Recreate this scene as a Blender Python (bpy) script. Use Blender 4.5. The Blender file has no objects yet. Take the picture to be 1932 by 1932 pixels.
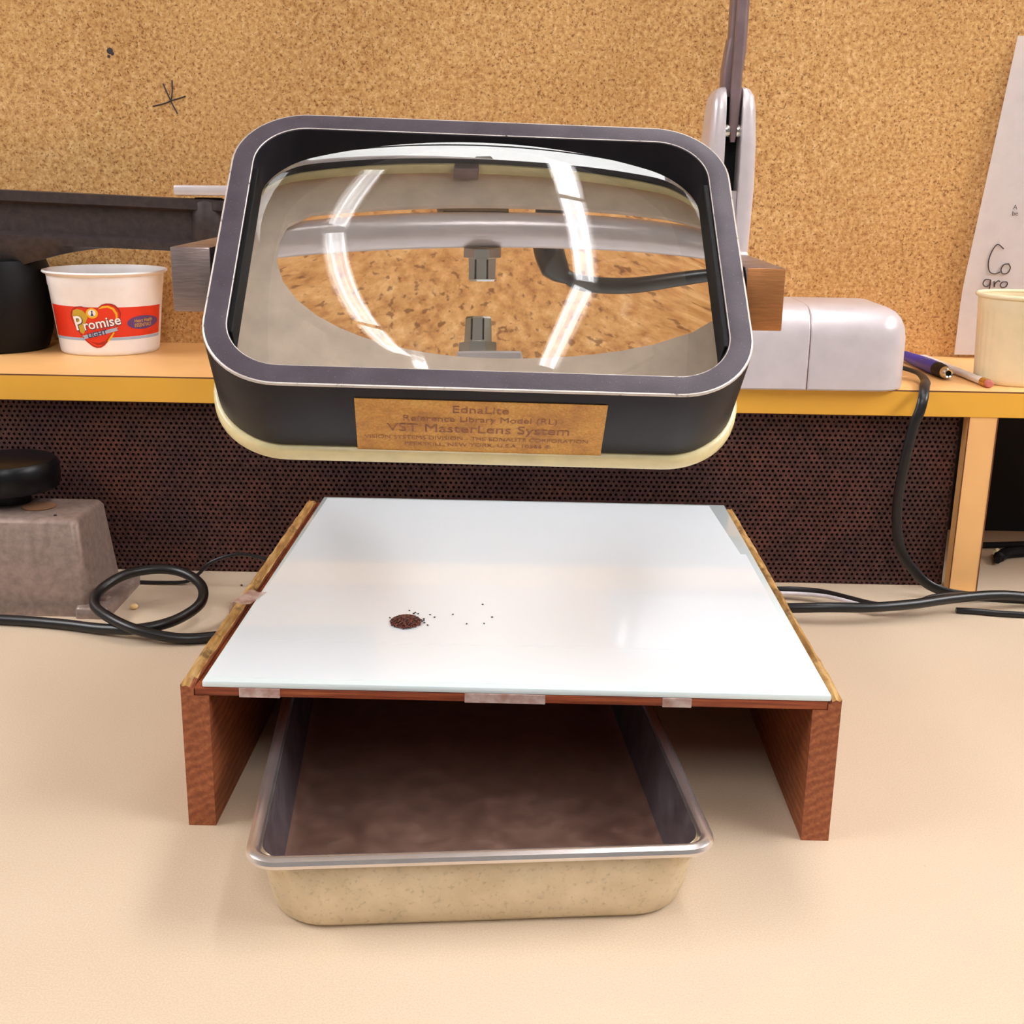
import bpy, bmesh, math, random
from math import sin, cos, pi, radians, sqrt, atan2
from mathutils import Vector, Matrix

random.seed(7)
SC = bpy.context.scene
COL = SC.collection

# ------------------------------------------------------------------ camera
PITCH, ROLL, CAMH, FPX = radians(15.726), radians(0.94), 0.39, 2263.5
fw = Vector((0, cos(PITCH), -sin(PITCH)))
rt0 = Vector((1, 0, 0))
up0 = rt0.cross(fw)
rt = rt0 * cos(ROLL) + up0 * sin(ROLL)
up = -rt0 * sin(ROLL) + up0 * cos(ROLL)
cam_data = bpy.data.cameras.new('camera')
cam_data.sensor_width = 36.0
cam_data.sensor_fit = 'HORIZONTAL'
cam_data.lens = FPX / 1932.0 * 36.0
cam_data.clip_start = 0.02
cam = bpy.data.objects.new('camera', cam_data)
COL.objects.link(cam)
m = Matrix.Identity(4)
for i in range(3):
    m[i][0], m[i][1], m[i][2] = rt[i], up[i], -fw[i]
m[2][3] = CAMH
cam.matrix_world = m
SC.camera = cam

# ------------------------------------------------------------------ world, exposure
world = bpy.data.worlds.new('world')
SC.world = world
world.use_nodes = True
bgn = world.node_tree.nodes['Background']
bgn.inputs[0].default_value = (1.0, 0.98, 0.97, 1)
bgn.inputs[1].default_value = 0.22
SC.view_settings.view_transform = 'Standard'
SC.view_settings.look = 'None'
SC.view_settings.gamma = 1.0
SC.view_settings.use_curve_mapping = False
SC.view_settings.exposure = -0.06
SC.cycles.max_bounces = 14
SC.cycles.transmission_bounces = 10
SC.cycles.glossy_bounces = 6
TUBE_POWER, GLOW_POWER, FILL_POWER = 17.0, 9.0, 21.0   # emission of bare tubes, of the panels behind them, of the added wide fill panels

# ------------------------------------------------------------------ helpers
def lin(c):
    return tuple(((v / 255.0) / 12.92 if v / 255.0 <= .04045 else ((v / 255.0 + .055) / 1.055) ** 2.4) for v in c[:3]) + (1.0,)


class NT:
    """a little material builder"""
    def __init__(s, name):
        s.m = bpy.data.materials.new(name)
        s.m.use_nodes = True
        s.n = s.m.node_tree.nodes
        s.l = s.m.node_tree.links
        s.b = s.n['Principled BSDF']
        s.tc = s.n.new('ShaderNodeTexCoord')

    def set(s, **k):
        for a, v in k.items():
            s.b.inputs[a.replace('_', ' ')].default_value = v
        return s

    def mapping(s, scale=(1, 1, 1), rot=(0, 0, 0)):
        mp = s.n.new('ShaderNodeMapping')
        mp.inputs['Scale'].default_value = scale
        mp.inputs['Rotation'].default_value = rot
        s.l.new(s.tc.outputs['Object'], mp.inputs['Vector'])
        return mp.outputs['Vector']

    def noise(s, scale, detail=4, rough=.55, vec=None, dist=0):
        t = s.n.new('ShaderNodeTexNoise')
        t.inputs['Scale'].default_value = scale
        t.inputs['Detail'].default_value = detail
        t.inputs['Roughness'].default_value = rough
        t.inputs['Distortion'].default_value = dist
        s.l.new(vec if vec is not None else s.tc.outputs['Object'], t.inputs['Vector'])
        return t.outputs['Fac']

    def voronoi(s, scale, out='Color', vec=None, feature='F1'):
        t = s.n.new('ShaderNodeTexVoronoi')
        t.feature = feature
        t.inputs['Scale'].default_value = scale
        s.l.new(vec if vec is not None else s.tc.outputs['Object'], t.inputs['Vector'])
        return t.outputs[out]

    def wave(s, scale, dist=3, detail=3, dscale=1.5, vec=None, direction='X'):
        t = s.n.new('ShaderNodeTexWave')
        t.bands_direction = direction
        t.inputs['Scale'].default_value = scale
        t.inputs['Distortion'].default_value = dist
        t.inputs['Detail'].default_value = detail
        t.inputs['Detail Scale'].default_value = dscale
        s.l.new(vec if vec is not None else s.tc.outputs['Object'], t.inputs['Vector'])
        return t.outputs['Fac']

    def ramp(s, fac, stops, interp='LINEAR'):
        r = s.n.new('ShaderNodeValToRGB')
        cr = r.color_ramp
        cr.interpolation = interp
        while len(cr.elements) < len(stops):
            cr.elements.new(.5)
        for e, (p, c) in zip(cr.elements, stops):
            e.position = p
            e.color = lin(c) if not isinstance(c, (int, float)) else (c, c, c, 1)
        s.l.new(fac, r.inputs['Fac'])
        return r.outputs['Color']

    def mix(s, fac, a, b, mode='MIX'):
        x = s.n.new('ShaderNodeMix')
        x.data_type = 'RGBA'
        x.blend_type = mode
        for sock, v in ((x.inputs[0], fac), (x.inputs[6], a), (x.inputs[7], b)):
            if hasattr(v, 'is_linked'):
                s.l.new(v, sock)
            elif isinstance(v, (int, float)):
                sock.default_value = v
            else:
                sock.default_value = lin(v)
        return x.outputs[2]

    def color(s, out):
        s.l.new(out, s.b.inputs['Base Color'])
        return s

    def rough(s, out):
        s.l.new(out, s.b.inputs['Roughness'])
        return s

    def bump(s, h, strength=.3, dist=.001):
        bn = s.n.new('ShaderNodeBump')
        bn.inputs['Strength'].default_value = strength
        bn.inputs['Distance'].default_value = dist
        s.l.new(h, bn.inputs['Height'])
        s.l.new(bn.outputs['Normal'], s.b.inputs['Normal'])
        return s


def plain(name, c, rough=.5, metal=0.0, vary=.08, scale=60, **k):
    """one colour with a faint mottled grain"""
    t = NT(name)
    t.set(Roughness=rough, Metallic=metal, **k)
    lo = tuple(max(0, v * (1 - vary)) for v in c)
    hi = tuple(min(255, v * (1 + vary)) for v in c)
    t.color(t.ramp(t.noise(scale), [(.3, lo), (.7, hi)]))
    return t.m


def obj(name, bm, mat, parent=None, smooth=True, auto=35):
    """link a bmesh (vertices in world space) as ONE mesh object"""
    if parent is not None:
        off = root_loc(parent)
        bmesh.ops.translate(bm, verts=bm.verts, vec=-off)
    me = bpy.data.meshes.new(name)
    bmesh.ops.recalc_face_normals(bm, faces=bm.faces)
    bm.to_mesh(me)
    bm.free()
    for mt in (mat if isinstance(mat, (list, tuple)) else [mat]):
        me.materials.append(mt)
    if smooth:
        for p in me.polygons:
            p.use_smooth = True
        me.set_sharp_from_angle(angle=radians(auto))
    o = bpy.data.objects.new(name, me)
    COL.objects.link(o)
    if parent is not None:
        o.parent = parent
    return o


def root_loc(p):
    v = Vector((0, 0, 0))
    while p is not None:
        v += p.location
        p = p.parent
    return v


def tag(o, label, cat=None, group=None, kind=None):
    o['label'] = label
    if cat:
        o['category'] = cat
    if group:
        o['group'] = group
    if kind:
        o['kind'] = kind
    return o


def thing(name, loc, label, cat, group=None):
    o = bpy.data.objects.new(name, None)
    o.empty_display_size = .02
    o.location = loc
    COL.objects.link(o)
    return tag(o, label, cat, group)


def V(*a):
    return Vector(a)


def rrect(hx, hy, r, n=8, cx=0, cy=0):
    """rounded rectangle, counter-clockwise; r may be 4 radii (+x+y, -x+y, -x-y, +x-y)"""
    rs = r if isinstance(r, (tuple, list)) else (r,) * 4
    pts = []
    for k, (sx, sy) in enumerate(((1, 1), (-1, 1), (-1, -1), (1, -1))):
        q = rs[k]
        ox, oy = sx * (hx - q), sy * (hy - q)
        for i in range(n + 1):
            a = k * pi / 2 + i / n * pi / 2
            pts.append((cx + ox + q * cos(a), cy + oy + q * sin(a)))
    return pts


def loft(bm, loops, ring=False, cap0=False, cap1=False, mats=None, T=None):
    T = T or (lambda p: p)
    vs = [[bm.verts.new(T(Vector(p))) for p in L] for L in loops]
    n = len(vs[0])
    seq = list(range(len(vs) - 1)) + ([len(vs) - 1] if ring else [])
    for i in seq:
        a, b = vs[i], vs[(i + 1) % len(vs)]
        for j in range(n):
            f = bm.faces.new((a[j], a[(j + 1) % n], b[(j + 1) % n], b[j]))
            if mats:
                f.material_index = mats[i]
    if cap0:
        f = bm.faces.new(list(reversed(vs[0])))
        if mats:
            f.material_index = mats[0]
    if cap1:
        f = bm.faces.new(vs[-1])
        if mats:
            f.material_index = mats[-1]
    return vs


def box(bm, lo, hi, bev=0.0, seg=2, T=None):
    T = T or (lambda p: p)
    lo, hi = Vector(lo), Vector(hi)
    tmp = bmesh.new()
    bmesh.ops.create_cube(tmp, size=1)
    for v in tmp.verts:
        v.co = Vector((lo[i] + (v.co[i] + .5) * (hi[i] - lo[i]) for i in range(3)))
    if bev > 0:
        bmesh.ops.bevel(tmp, geom=tmp.edges[:], offset=bev, segments=seg, profile=.5, affect='EDGES')
    join(bm, tmp, T)


def join(bm, tmp, T=None):
    T = T or (lambda p: p)
    mp = {v: bm.verts.new(T(v.co.copy())) for v in tmp.verts}
    for f in tmp.faces:
        try:
            g = bm.faces.new([mp[v] for v in f.verts])
            g.material_index = f.material_index
        except ValueError:
            pass
    tmp.free()


def lathe(bm, prof, n=40, T=None, cap0=False, cap1=False, mats=None):
    loops = [[(r * cos(2 * pi * i / n), r * sin(2 * pi * i / n), z) for i in range(n)] for r, z in prof]
    loft(bm, loops, cap0=cap0, cap1=cap1, T=T, mats=mats)


def at(loc, rz=0.0):
    M = Matrix.Translation(loc) @ Matrix.Rotation(rz, 4, 'Z')
    return lambda p: M @ Vector(p)


def frame(o, z, x=None):
    """transform whose local +Z is z"""
    z = Vector(z).normalized()
    x = Vector(x) if x is not None else (Vector((0, 0, 1)) if abs(z.z) < .9 else Vector((1, 0, 0)))
    x = (x - z * x.dot(z)).normalized()
    y = z.cross(x)
    o = Vector(o)
    return lambda p: o + x * p[0] + y * p[1] + z * p[2]


def catmull(P, sub=10):
    P = [Vector(p) for p in P]
    out = []
    for i in range(len(P) - 1):
        a = P[i - 1] if i else P[0] * 2 - P[1]
        b, c = P[i], P[i + 1]
        d = P[i + 2] if i + 2 < len(P) else P[-1] * 2 - P[-2]
        for k in range(sub):
            t = k / sub
            out.append(.5 * (2 * b + (c - a) * t + (2 * a - 5 * b + 4 * c - d) * t * t + (-a + 3 * b - 3 * c + d) * t ** 3))
    out.append(P[-1])
    return out


def tube(bm, P, r, n=12, sub=10, flat=None, T=None, smooth=True):
    """tube along a smooth path; flat=(a, b) gives an oval section, a across and b thick"""
    pts = catmull(P, sub) if smooth else [Vector(p) for p in P]
    T = T or (lambda p: p)
    loops = []
    up_ = None
    for i, p in enumerate(pts):
        t = (pts[min(i + 1, len(pts) - 1)] - pts[max(i - 1, 0)]).normalized()
        if up_ is None:
            up_ = Vector((0, 0, 1)) if abs(t.z) < .9 else Vector((0, 1, 0))
        u = (up_ - t * up_.dot(t)).normalized()
        up_ = u
        w = t.cross(u)
        rr = r[min(i, len(r) - 1)] if isinstance(r, (list, tuple)) else r
        a, b = flat if flat else (rr, rr)
        loops.append([p + w * a * cos(2 * pi * k / n) + u * b * sin(2 * pi * k / n) for k in range(n)])
    loft(bm, loops, cap0=True, cap1=True, T=T)


def poly(bm, pts, T, thick):
    """flat polygon in local x,y with a small thickness along +z"""
    a = [bm.verts.new(T(Vector((x, y, 0)))) for x, y in pts]
    b = [bm.verts.new(T(Vector((x, y, thick)))) for x, y in pts]
    n = len(pts)
    bm.faces.new(list(reversed(a)))
    bm.faces.new(b)
    for i in range(n):
        bm.faces.new((a[i], a[(i + 1) % n], b[(i + 1) % n], b[i]))


def text_mesh(s, size, T, bm, align='CENTER', sx=1.0, shear=0.0, space=1.0, bold=0.0, maxedge=None):
    cu = bpy.data.curves.new('lettering', 'FONT')
    cu.body = s
    cu.size = size
    cu.align_x = align
    cu.align_y = 'CENTER'
    cu.shear = shear
    cu.space_character = space
    cu.offset = bold
    cu.resolution_u = 3
    o = bpy.data.objects.new('lettering', cu)
    me = bpy.data.meshes.new_from_object(o)
    tmp = bmesh.new()
    tmp.from_mesh(me)
    if maxedge:
        bmesh.ops.triangulate(tmp, faces=tmp.faces)
        for _ in range(4):
            es = [e for e in tmp.edges if e.calc_length() > maxedge]
            if not es:
                break
            bmesh.ops.subdivide_edges(tmp, edges=es, cuts=1)
            bmesh.ops.triangulate(tmp, faces=tmp.faces)
    for v in tmp.verts:
        v.co = Vector((v.co.x * sx, v.co.y, 0))
    join(bm, tmp, T)
    bpy.data.objects.remove(o)
    bpy.data.curves.remove(cu)
    bpy.data.meshes.remove(me)


# ------------------------------------------------------------------ materials
def cork():
    t = NT('cork')
    t.set(Roughness=.92, Specular_IOR_Level=.15)
    gran = t.ramp(t.noise(230, 4, .62), [(.30, (172, 122, 74)), (.45, (206, 158, 100)), (.58, (222, 178, 120)), (.72, (238, 204, 150))])
    big = t.ramp(t.noise(5, 3), [(.3, (236, 232, 226)), (.7, (255, 255, 255))])
    gran = t.mix(1.0, gran, big, 'MULTIPLY')
    speck = t.ramp(t.noise(400, 2, .5), [(.585, 0.0), (.67, .68)])
    c = t.mix(speck, gran, (104, 58, 30))
    light = t.ramp(t.noise(330, 2, .5), [(.62, 0.0), (.72, .6)])
    c = t.mix(light, c, (226, 188, 132))
    t.color(c)
    t.bump(t.noise(300, 3), .35, .001)
    return t.m


def wood_side():
    t = NT('reddish_wood')
    t.set(Roughness=.62)
    v = t.mapping((1, .16, 1), (0, radians(24), 0))
    g = t.ramp(t.wave(55, 5, 3, 2.2, v, 'Z'), [(0, (152, 84, 48)), (.55, (166, 93, 55)), (1, (176, 104, 62))])
    n = t.ramp(t.noise(420, 4, .6, t.mapping((1, .2, 1))), [(.3, (200, 190, 180)), (.7, (255, 255, 255))])
    t.color(t.mix(1.0, g, n, 'MULTIPLY'))
    t.bump(t.noise(500, 4), .35, .0012)
    return t.m


def worn_edge():
    t = NT('worn_pale_wood')
    t.set(Roughness=.7)
    base = t.ramp(t.noise(90, 5, .6, t.mapping((3, .35, 1))), [(.25, (126, 84, 38)), (.5, (178, 134, 72)), (.78, (222, 188, 130))])
    dark = t.ramp(t.noise(45, 5, .65), [(.56, 0.0), (.68, .75)])
    t.color(t.mix(dark, base, (92, 62, 30)))
    t.bump(t.noise(260, 5), .5, .0015)
    return t.m


def strip_wood():
    t = NT('red_brown_board')
    t.set(Roughness=.5)
    g = t.ramp(t.noise(60, 5, .6, t.mapping((.25, 1, 9))), [(.25, (78, 28, 16)), (.5, (138, 62, 30)), (.75, (176, 96, 48))])
    t.color(g)
    t.bump(t.noise(300, 4), .3, .001)
    return t.m


def pan_metal(name, c0, c1, rough=.42, spots=True, metal=.85, bump=.08):
    t = NT(name)
    t.set(Metallic=metal)
    n = t.ramp(t.noise(38, 5, .6), [(.3, c0), (.7, c1)])
    if spots:
        sp = t.ramp(t.noise(330, 3, .55), [(.56, 0.0), (.72, .5)])
        n = t.mix(sp, n, tuple(v * .80 for v in c0))
        sc = t.ramp(t.noise(120, 3, .6, t.mapping((6, 1, .6), (0, radians(35), 0))), [(.62, 0.0), (.72, .25)])
        n = t.mix(sc, n, (222, 212, 196))
    t.color(n)
    if bump:
        t.rough(t.ramp(t.noise(60, 4), [(.3, rough - .1), (.7, rough + .12)]))
        t.bump(t.noise(160, 3), bump, .001)
    else:
        t.set(Roughness=rough)
    return t.m


def brushed(name, c, rough=.36, rot=40):
    t = NT(name)
    t.set(Metallic=.9)
    v = t.mapping((1.2, 1, 22), (0, radians(rot), 0))
    t.color(t.ramp(t.noise(70, 3, .6, v), [(.25, tuple(x * .84 for x in c)), (.75, c)]))
    t.rough(t.ramp(t.noise(90, 2, .5, v), [(.3, rough - .06), (.7, rough + .1)]))
    t.bump(t.noise(110, 2, .5, v), .12, .0006)
    return t.m


def black_paint():
    t = NT('dark_crinkle_paint')
    t.set(Roughness=.46, Specular_IOR_Level=.45)
    c = t.ramp(t.noise(40, 4), [(.3, (66, 58, 66)), (.7, (84, 75, 83))])
    sp = t.ramp(t.noise(900, 2), [(.66, 0.0), (.74, .35)])
    t.color(t.mix(sp, c, (150, 142, 142)))
    t.bump(t.noise(1100, 3), .25, .0004)
    return t.m


def side_paint():
    t = NT('black_satin_paint')
    t.set(Roughness=.45, Specular_IOR_Level=.25)
    t.color(t.ramp(t.noise(60, 4), [(.3, (30, 26, 30)), (.7, (38, 33, 37))]))
    t.bump(t.noise(700, 3), .12, .0004)
    return t.m


def worn_line():
    t = NT('worn_bare_metal_edge')
    t.set(Metallic=.5, Roughness=.4)
    t.color(t.ramp(t.noise(130, 5, .7), [(.30, (70, 62, 66)), (.40, (214, 202, 194)), (1, (240, 230, 222))]))
    return t.m


def grille_mat():
    t = NT('rusty_brown_steel')
    t.set(Roughness=.62, Metallic=.25)
    r = t.ramp(t.noise(14, 5, .65), [(.3, (72, 44, 42)), (.5, (92, 56, 50)), (.70, (112, 66, 50))])
    f = t.ramp(t.noise(180, 4, .6), [(.3, (170, 165, 165)), (.7, (255, 255, 255))])
    t.color(t.mix(1.0, r, f, 'MULTIPLY'))
    return t.m


def counter_mat():
    t = NT('beige_laminate')
    t.set(Roughness=.48, Specular_IOR_Level=.35)
    c = t.ramp(t.noise(3.2, 3), [(.3, (208, 187, 161)), (.7, (215, 195, 170))])
    f = t.ramp(t.noise(900, 2), [(.35, (243, 241, 238)), (.65, (255, 255, 255))])
    c = t.mix(1.0, c, f, 'MULTIPLY')
    sp = t.ramp(t.noise(160, 2), [(.74, 0.0), (.78, .25)])
    t.color(t.mix(sp, c, (170, 140, 104)))
    return t.m


def gold_label():
    t = NT('aged_gold_label')
    t.set(Roughness=.5, Metallic=.15)
    c = t.ramp(t.noise(38, 5, .65), [(.28, (182, 118, 46)), (.5, (224, 162, 68)), (.75, (236, 182, 88))])
    f = t.ramp(t.noise(700, 3), [(.3, (222, 214, 205)), (.7, (255, 255, 255))])
    t.color(t.mix(1.0, c, f, 'MULTIPLY'))
    return t.m


def glass_mat(name, tint=(252, 255, 250), ior=1.5):
    t = NT(name)
    t.set(Roughness=0.0, IOR=ior)
    t.b.inputs['Transmission Weight'].default_value = 1.0
    t.b.inputs['Base Color'].default_value = lin(tint)
    return t.m


def milk(name, c, rough=.35):
    t = NT(name)
    t.set(Roughness=rough)
    t.b.inputs['Coat Weight'].default_value = 1.0
    t.b.inputs['Coat Roughness'].default_value = .02
    t.color(t.ramp(t.noise(7, 3), [(.3, tuple(v * .985 for v in c)), (.7, c)]))
    return t.m


def tape_mat():
    t = NT('clear_tape')
    t.set(Roughness=.35, Alpha=.55)
    t.color(t.ramp(t.noise(140, 4), [(.35, (196, 150, 136)), (.65, (236, 214, 206))]))
    return t.m


def emit(name, c, strength):
    t = NT(name)
    t.set(Roughness=.5)
    t.b.inputs['Base Color'].default_value = lin(c)
    t.b.inputs['Emission Color'].default_value = lin(c)
    t.b.inputs['Emission Strength'].default_value = strength
    return t.m


M_CORK, M_WOOD, M_WORN, M_STRIP = cork(), wood_side(), worn_edge(), strip_wood()
M_COUNTER = counter_mat()
M_GRILLE = grille_mat()
M_BEZEL, M_SIDE, M_WLINE = black_paint(), side_paint(), worn_line()
M_PAN = pan_metal('dull_aluminium', (204, 188, 156), (226, 210, 180), .45, True, .45)
M_PANIN = pan_metal('shaded_pan_inside', (186, 148, 130), (202, 164, 146), .42, False)  # inside darkened in colour for the shade under the stand
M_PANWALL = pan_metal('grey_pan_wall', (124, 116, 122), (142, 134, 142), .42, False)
M_RIM = pan_metal('bright_rolled_rim', (216, 208, 206), (230, 224, 222), .27, False, .9, .0)
M_ALU = brushed('brushed_aluminium', (186, 164, 158))
M_WARMREFL = brushed('warm_reflection_aluminium', (214, 146, 92), .42)  # aluminium bar end with an orange reflection put into its colour
M_CREAM = plain('cream_enamel', (232, 216, 164), .3, vary=.04)
M_GOLD = gold_label()
M_INK = plain('faded_brown_ink', (158, 100, 70), .6, vary=.1, scale=300)
M_LENS = glass_mat('lens_glass', (255, 255, 252), 1.5)
M_SHELF = plain('orange_wood_laminate', (238, 184, 118), .42, vary=.035, scale=9)
M_EDGE = plain('ochre_edge_band', (232, 172, 58), .45, vary=.03, scale=9)
M_LINE = plain('dark_joint_line', (110, 62, 34), .7)
M_TUB = plain('white_tub_plastic', (246, 242, 242), .38, vary=.015)
M_LAMP = plain('pale_grey_metal_paint', (212, 202, 204), .3, .25, vary=.02)
M_LAMPDK = plain('mauve_grey_metal', (138, 116, 116), .4, .4, vary=.06)
M_BLACK = plain('black_plastic', (8, 7, 8), .55, Specular_IOR_Level=.25)
M_CORD = plain('black_rubber', (17, 15, 17), .36, vary=.1)
M_IRON = plain('dark_cast_iron', (62, 52, 51), .5, .3, vary=.16, scale=120)
M_DARKVOID = plain('recess_shade_board', (20, 14, 12), .9)
M_CAST = plain('grey_hammered_cast_metal', (150, 130, 120), .42, .35, vary=.1, scale=150)
M_STEEL = plain('bright_steel', (206, 202, 196), .22, 1.0, vary=.03)
M_PLATE = plain('grey_tan_metal_plate', (224, 204, 186), .45, .2, vary=.05)
M_WHITEGLASS = milk('white_backed_glass', (240, 249, 255))
M_PANEEDGE = milk('greenish_glass_edge', (222, 236, 238))
M_TAPE = tape_mat()
M_PAPER = plain('white_paper', (250, 246, 248), .8, vary=.015)
M_PENINK = plain('dark_pen_ink', (54, 44, 48), .7)
M_CUP = plain('cream_paper_cup', (238, 222, 184), .5, vary=.02)
M_CEIL = plain('white_ceiling_paint', (236, 232, 226), .9, vary=.01)

# ------------------------------------------------------------------ setting
BS = -0.011                     # the bench runs a hair askew to the camera
bench = at((0, 0, 0), BS)       # local x along the bench, y into it


def bench_y(x, y):
    return y + BS * x


bm = bmesh.new()
box(bm, (-1.5, .22, -.04), (1.5, 1.3612, 0), .004, 2, bench)
tag(obj('countertop', bm, M_COUNTER), 'pale beige laminate countertop running across the whole scene', 'countertop')

bm = bmesh.new()
box(bm, (-2.2, 1.3615, -.04), (2.2, 1.40, .80), .002, 1, bench)
wall = obj('wall_back', bm, M_CORK)
tag(wall, 'speckled tan cork board wall behind the shelf', kind='structure')

# pencil cross and scuffs on the cork
bm = bmesh.new()
for pts in ([(-.4105, .4545), (-.398, .4575), (-.3905, .4605)], [(-.3905, .4605), (-.380, .4635), (-.3745, .4655)],
            [(-.388, .4815), (-.3885, .470), (-.3905, .460)], [(-.398, .478), (-.391, .461), (-.384, .447)]):
    tube(bm, [bench(V(x - 0.0, 1.3612, z)) for x, z in pts], .0007, 6, 4)
tag(obj('ink_mark', bm, M_PENINK, wall), 'thin dark scribbled cross mark')
bm = bmesh.new()
for x, z, s in ((-.453, .510, .0035), (-.4505, .5075, .002), (-.4545, .5045, .0018)):
    lathe(bm, [(s, 0), (s * .6, .0006)], 9, frame(bench(V(x, 1.3615, z)), (0, -1, 0)), cap1=True)
tag(obj('scuff_mark', bm, M_PENINK, wall), 'dark scuff mark')

bm = bmesh.new()
box(bm, (-3, -1.5, -.78), (3, 3, -.74))
obj('floor', bm, plain('grey_floor', (150, 140, 128), .7))['kind'] = 'structure'
bm = bmesh.new()
box(bm, (-3, -1.5, 2.06), (3, 3, 2.10))
obj('ceiling', bm, M_CEIL)['kind'] = 'structure'

# ceiling fluorescents (tube row seen mirrored in the lens; wide panels are added fill)
M_TUBE = emit('fluorescent_tube', (252, 251, 253), TUBE_POWER)
M_TROUGH = plain('white_trough_enamel', (244, 242, 238), .5, vary=.01)


M_GLOW = emit('soft_fixture_glow', (252, 251, 253), GLOW_POWER)
M_FILL = emit('fill_panel_emission', (252, 251, 253), FILL_POWER)


def fixture(a, b, w, label, tubes=True):  # tubes=False builds an added fill panel, not a real ceiling light
    a, b = Vector(a + (0,)), Vector(b + (0,))
    mid, half = (a + b) / 2, (b - a).length / 2
    r = thing('ceiling_light_or_added_fill', (mid.x, mid.y, 2.06), label, 'light', 'fluorescent ceiling lights and added fill panels')
    T = at(mid, atan2((b - a).y, (b - a).x) - pi / 2)
    m_ = bmesh.new()
    lo = [[(sx, yy, zz) for sx, zz in ((-w / 2, 2.0), (-w / 2 + .012, 2.0), (-w / 4, 2.035), (w / 4, 2.035), (w / 2 - .012, 2.0), (w / 2, 2.0), (w / 2, 2.06), (-w / 2, 2.06))]
          for yy in (-half, half)]
    loft(m_, lo, cap0=True, cap1=True, T=T)
    obj('trough', m_, M_TROUGH, r, smooth=False)
    if tubes:
        m_ = bmesh.new()
        box(m_, (-w / 2 + .014, -half + .004, 2.022), (w / 2 - .014, half - .004, 2.026), 0, 1, T)
        obj('diffuser_or_fill_panel', m_, M_GLOW, r, smooth=False)
        for s in (-1, 1):
            m_ = bmesh.new()
            tube(m_, [T(V(s * w * .2, -half + .015, 2.012)), T(V(s * w * .2, half - .015, 2.012))], .014, 10, smooth=False)
            obj('fluorescent_tube', m_, M_TUBE, r)
    else:
        m_ = bmesh.new()
        box(m_, (-w / 2 + .013, -half + .004, 1.998), (w / 2 - .013, half - .004, 2.004), 0, 1, T)
        obj('diffuser_or_fill_panel', m_, M_FILL, r, smooth=False)


fixture((.40, 1.96), (.49, 1.47), .20, 'twin tube ceiling light beyond the cork board in the row over the bench')
fixture((.50, 1.43), (.70, .64), .20, 'twin tube ceiling light midway along the row over the bench')
fixture((.70, .58), (.60, -.25), .20, 'twin tube ceiling light at the near end of the row over the bench')
fixture((-2.5, -.7), (-2.5, 1.25), .84, 'added unseen fill panel far off to the left, brightening the white glass', False)  # both side panels are added fill, set outside the lens reflection
fixture((2.5, -.7), (2.5, 1.25), 1.05, 'added unseen fill panel far off to the right, brightening the white glass', False)
fixture((.10, -2.10), (.10, -.80), .40, 'added unseen fill panel behind the camera, brightening upright faces', False)  # added fill from the front, no such fixture known

# ------------------------------------------------------------------ shelf
ZS, TH, SY = .1994, .0242, 1.1269
sh = thing('bench_shelf', (0, SY + .1, 0), 'long orange laminate shelf on upright legs against the cork board', 'shelf')
bm = bmesh.new()
box(bm, (-1.3, SY + .0012, ZS - TH), (1.3, 1.3610, ZS), .0006, 1, bench)
obj('shelf_board', bm, M_SHELF, sh)
bm = bmesh.new()
box(bm, (-1.3, SY - .0006, ZS - TH - .0003), (1.3, SY + .0014, ZS - .0009), .0003, 1, bench)
obj('edge_band', bm, M_EDGE, sh)
bm = bmesh.new()
box(bm, (-1.3, SY - .0005, ZS - .0011), (1.3, SY + .0013, ZS + .0001), 0, 1, bench)
obj('joint_line', bm, M_LINE, sh)
for x0, x1 in ((.4205, .4475), (-.80, -.773)):
    bm = bmesh.new()
    box(bm, (x0, SY + .0002, 0), (x1, SY + .0155, ZS - TH), .0006, 1, bench)
    lg = obj('leg', bm, M_SHELF, sh)
    bm = bmesh.new()
    box(bm, (x1 - .0006, SY - .0002, 0), (x1 + .0005, SY + .0159, ZS - TH), 0, 1, bench)
    obj('dark_edge', bm, M_LINE, lg)
    bm = bmesh.new()
    box(bm, (x0 - .0004, SY - .0003, 0), (x0 + .0004, SY + .0008, ZS - TH), 0, 1, bench)
    obj('corner_joint', bm, M_LINE, lg)

# perforated panel below the shelf: every hole is a real hole
gp = thing('perforated_panel', (0, SY + .016, 0), 'rusty brown perforated metal panel between the counter and the shelf', 'panel')
PIT = .00525
RH = .00148
yg = SY + .0165
x_lo, x_hi, z_hi = -.74, .4200, ZS - TH
ROW = PIT * sqrt(3) / 2
verts, faces = [], []
hexpts = []
R6 = PIT / sqrt(3)
for k in range(12):
    a = pi / 6 * k + pi / 6
    rr = R6 if k % 2 == 0 else PIT / 2
    hexpts.append((rr * cos(a), rr * sin(a)))
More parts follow.
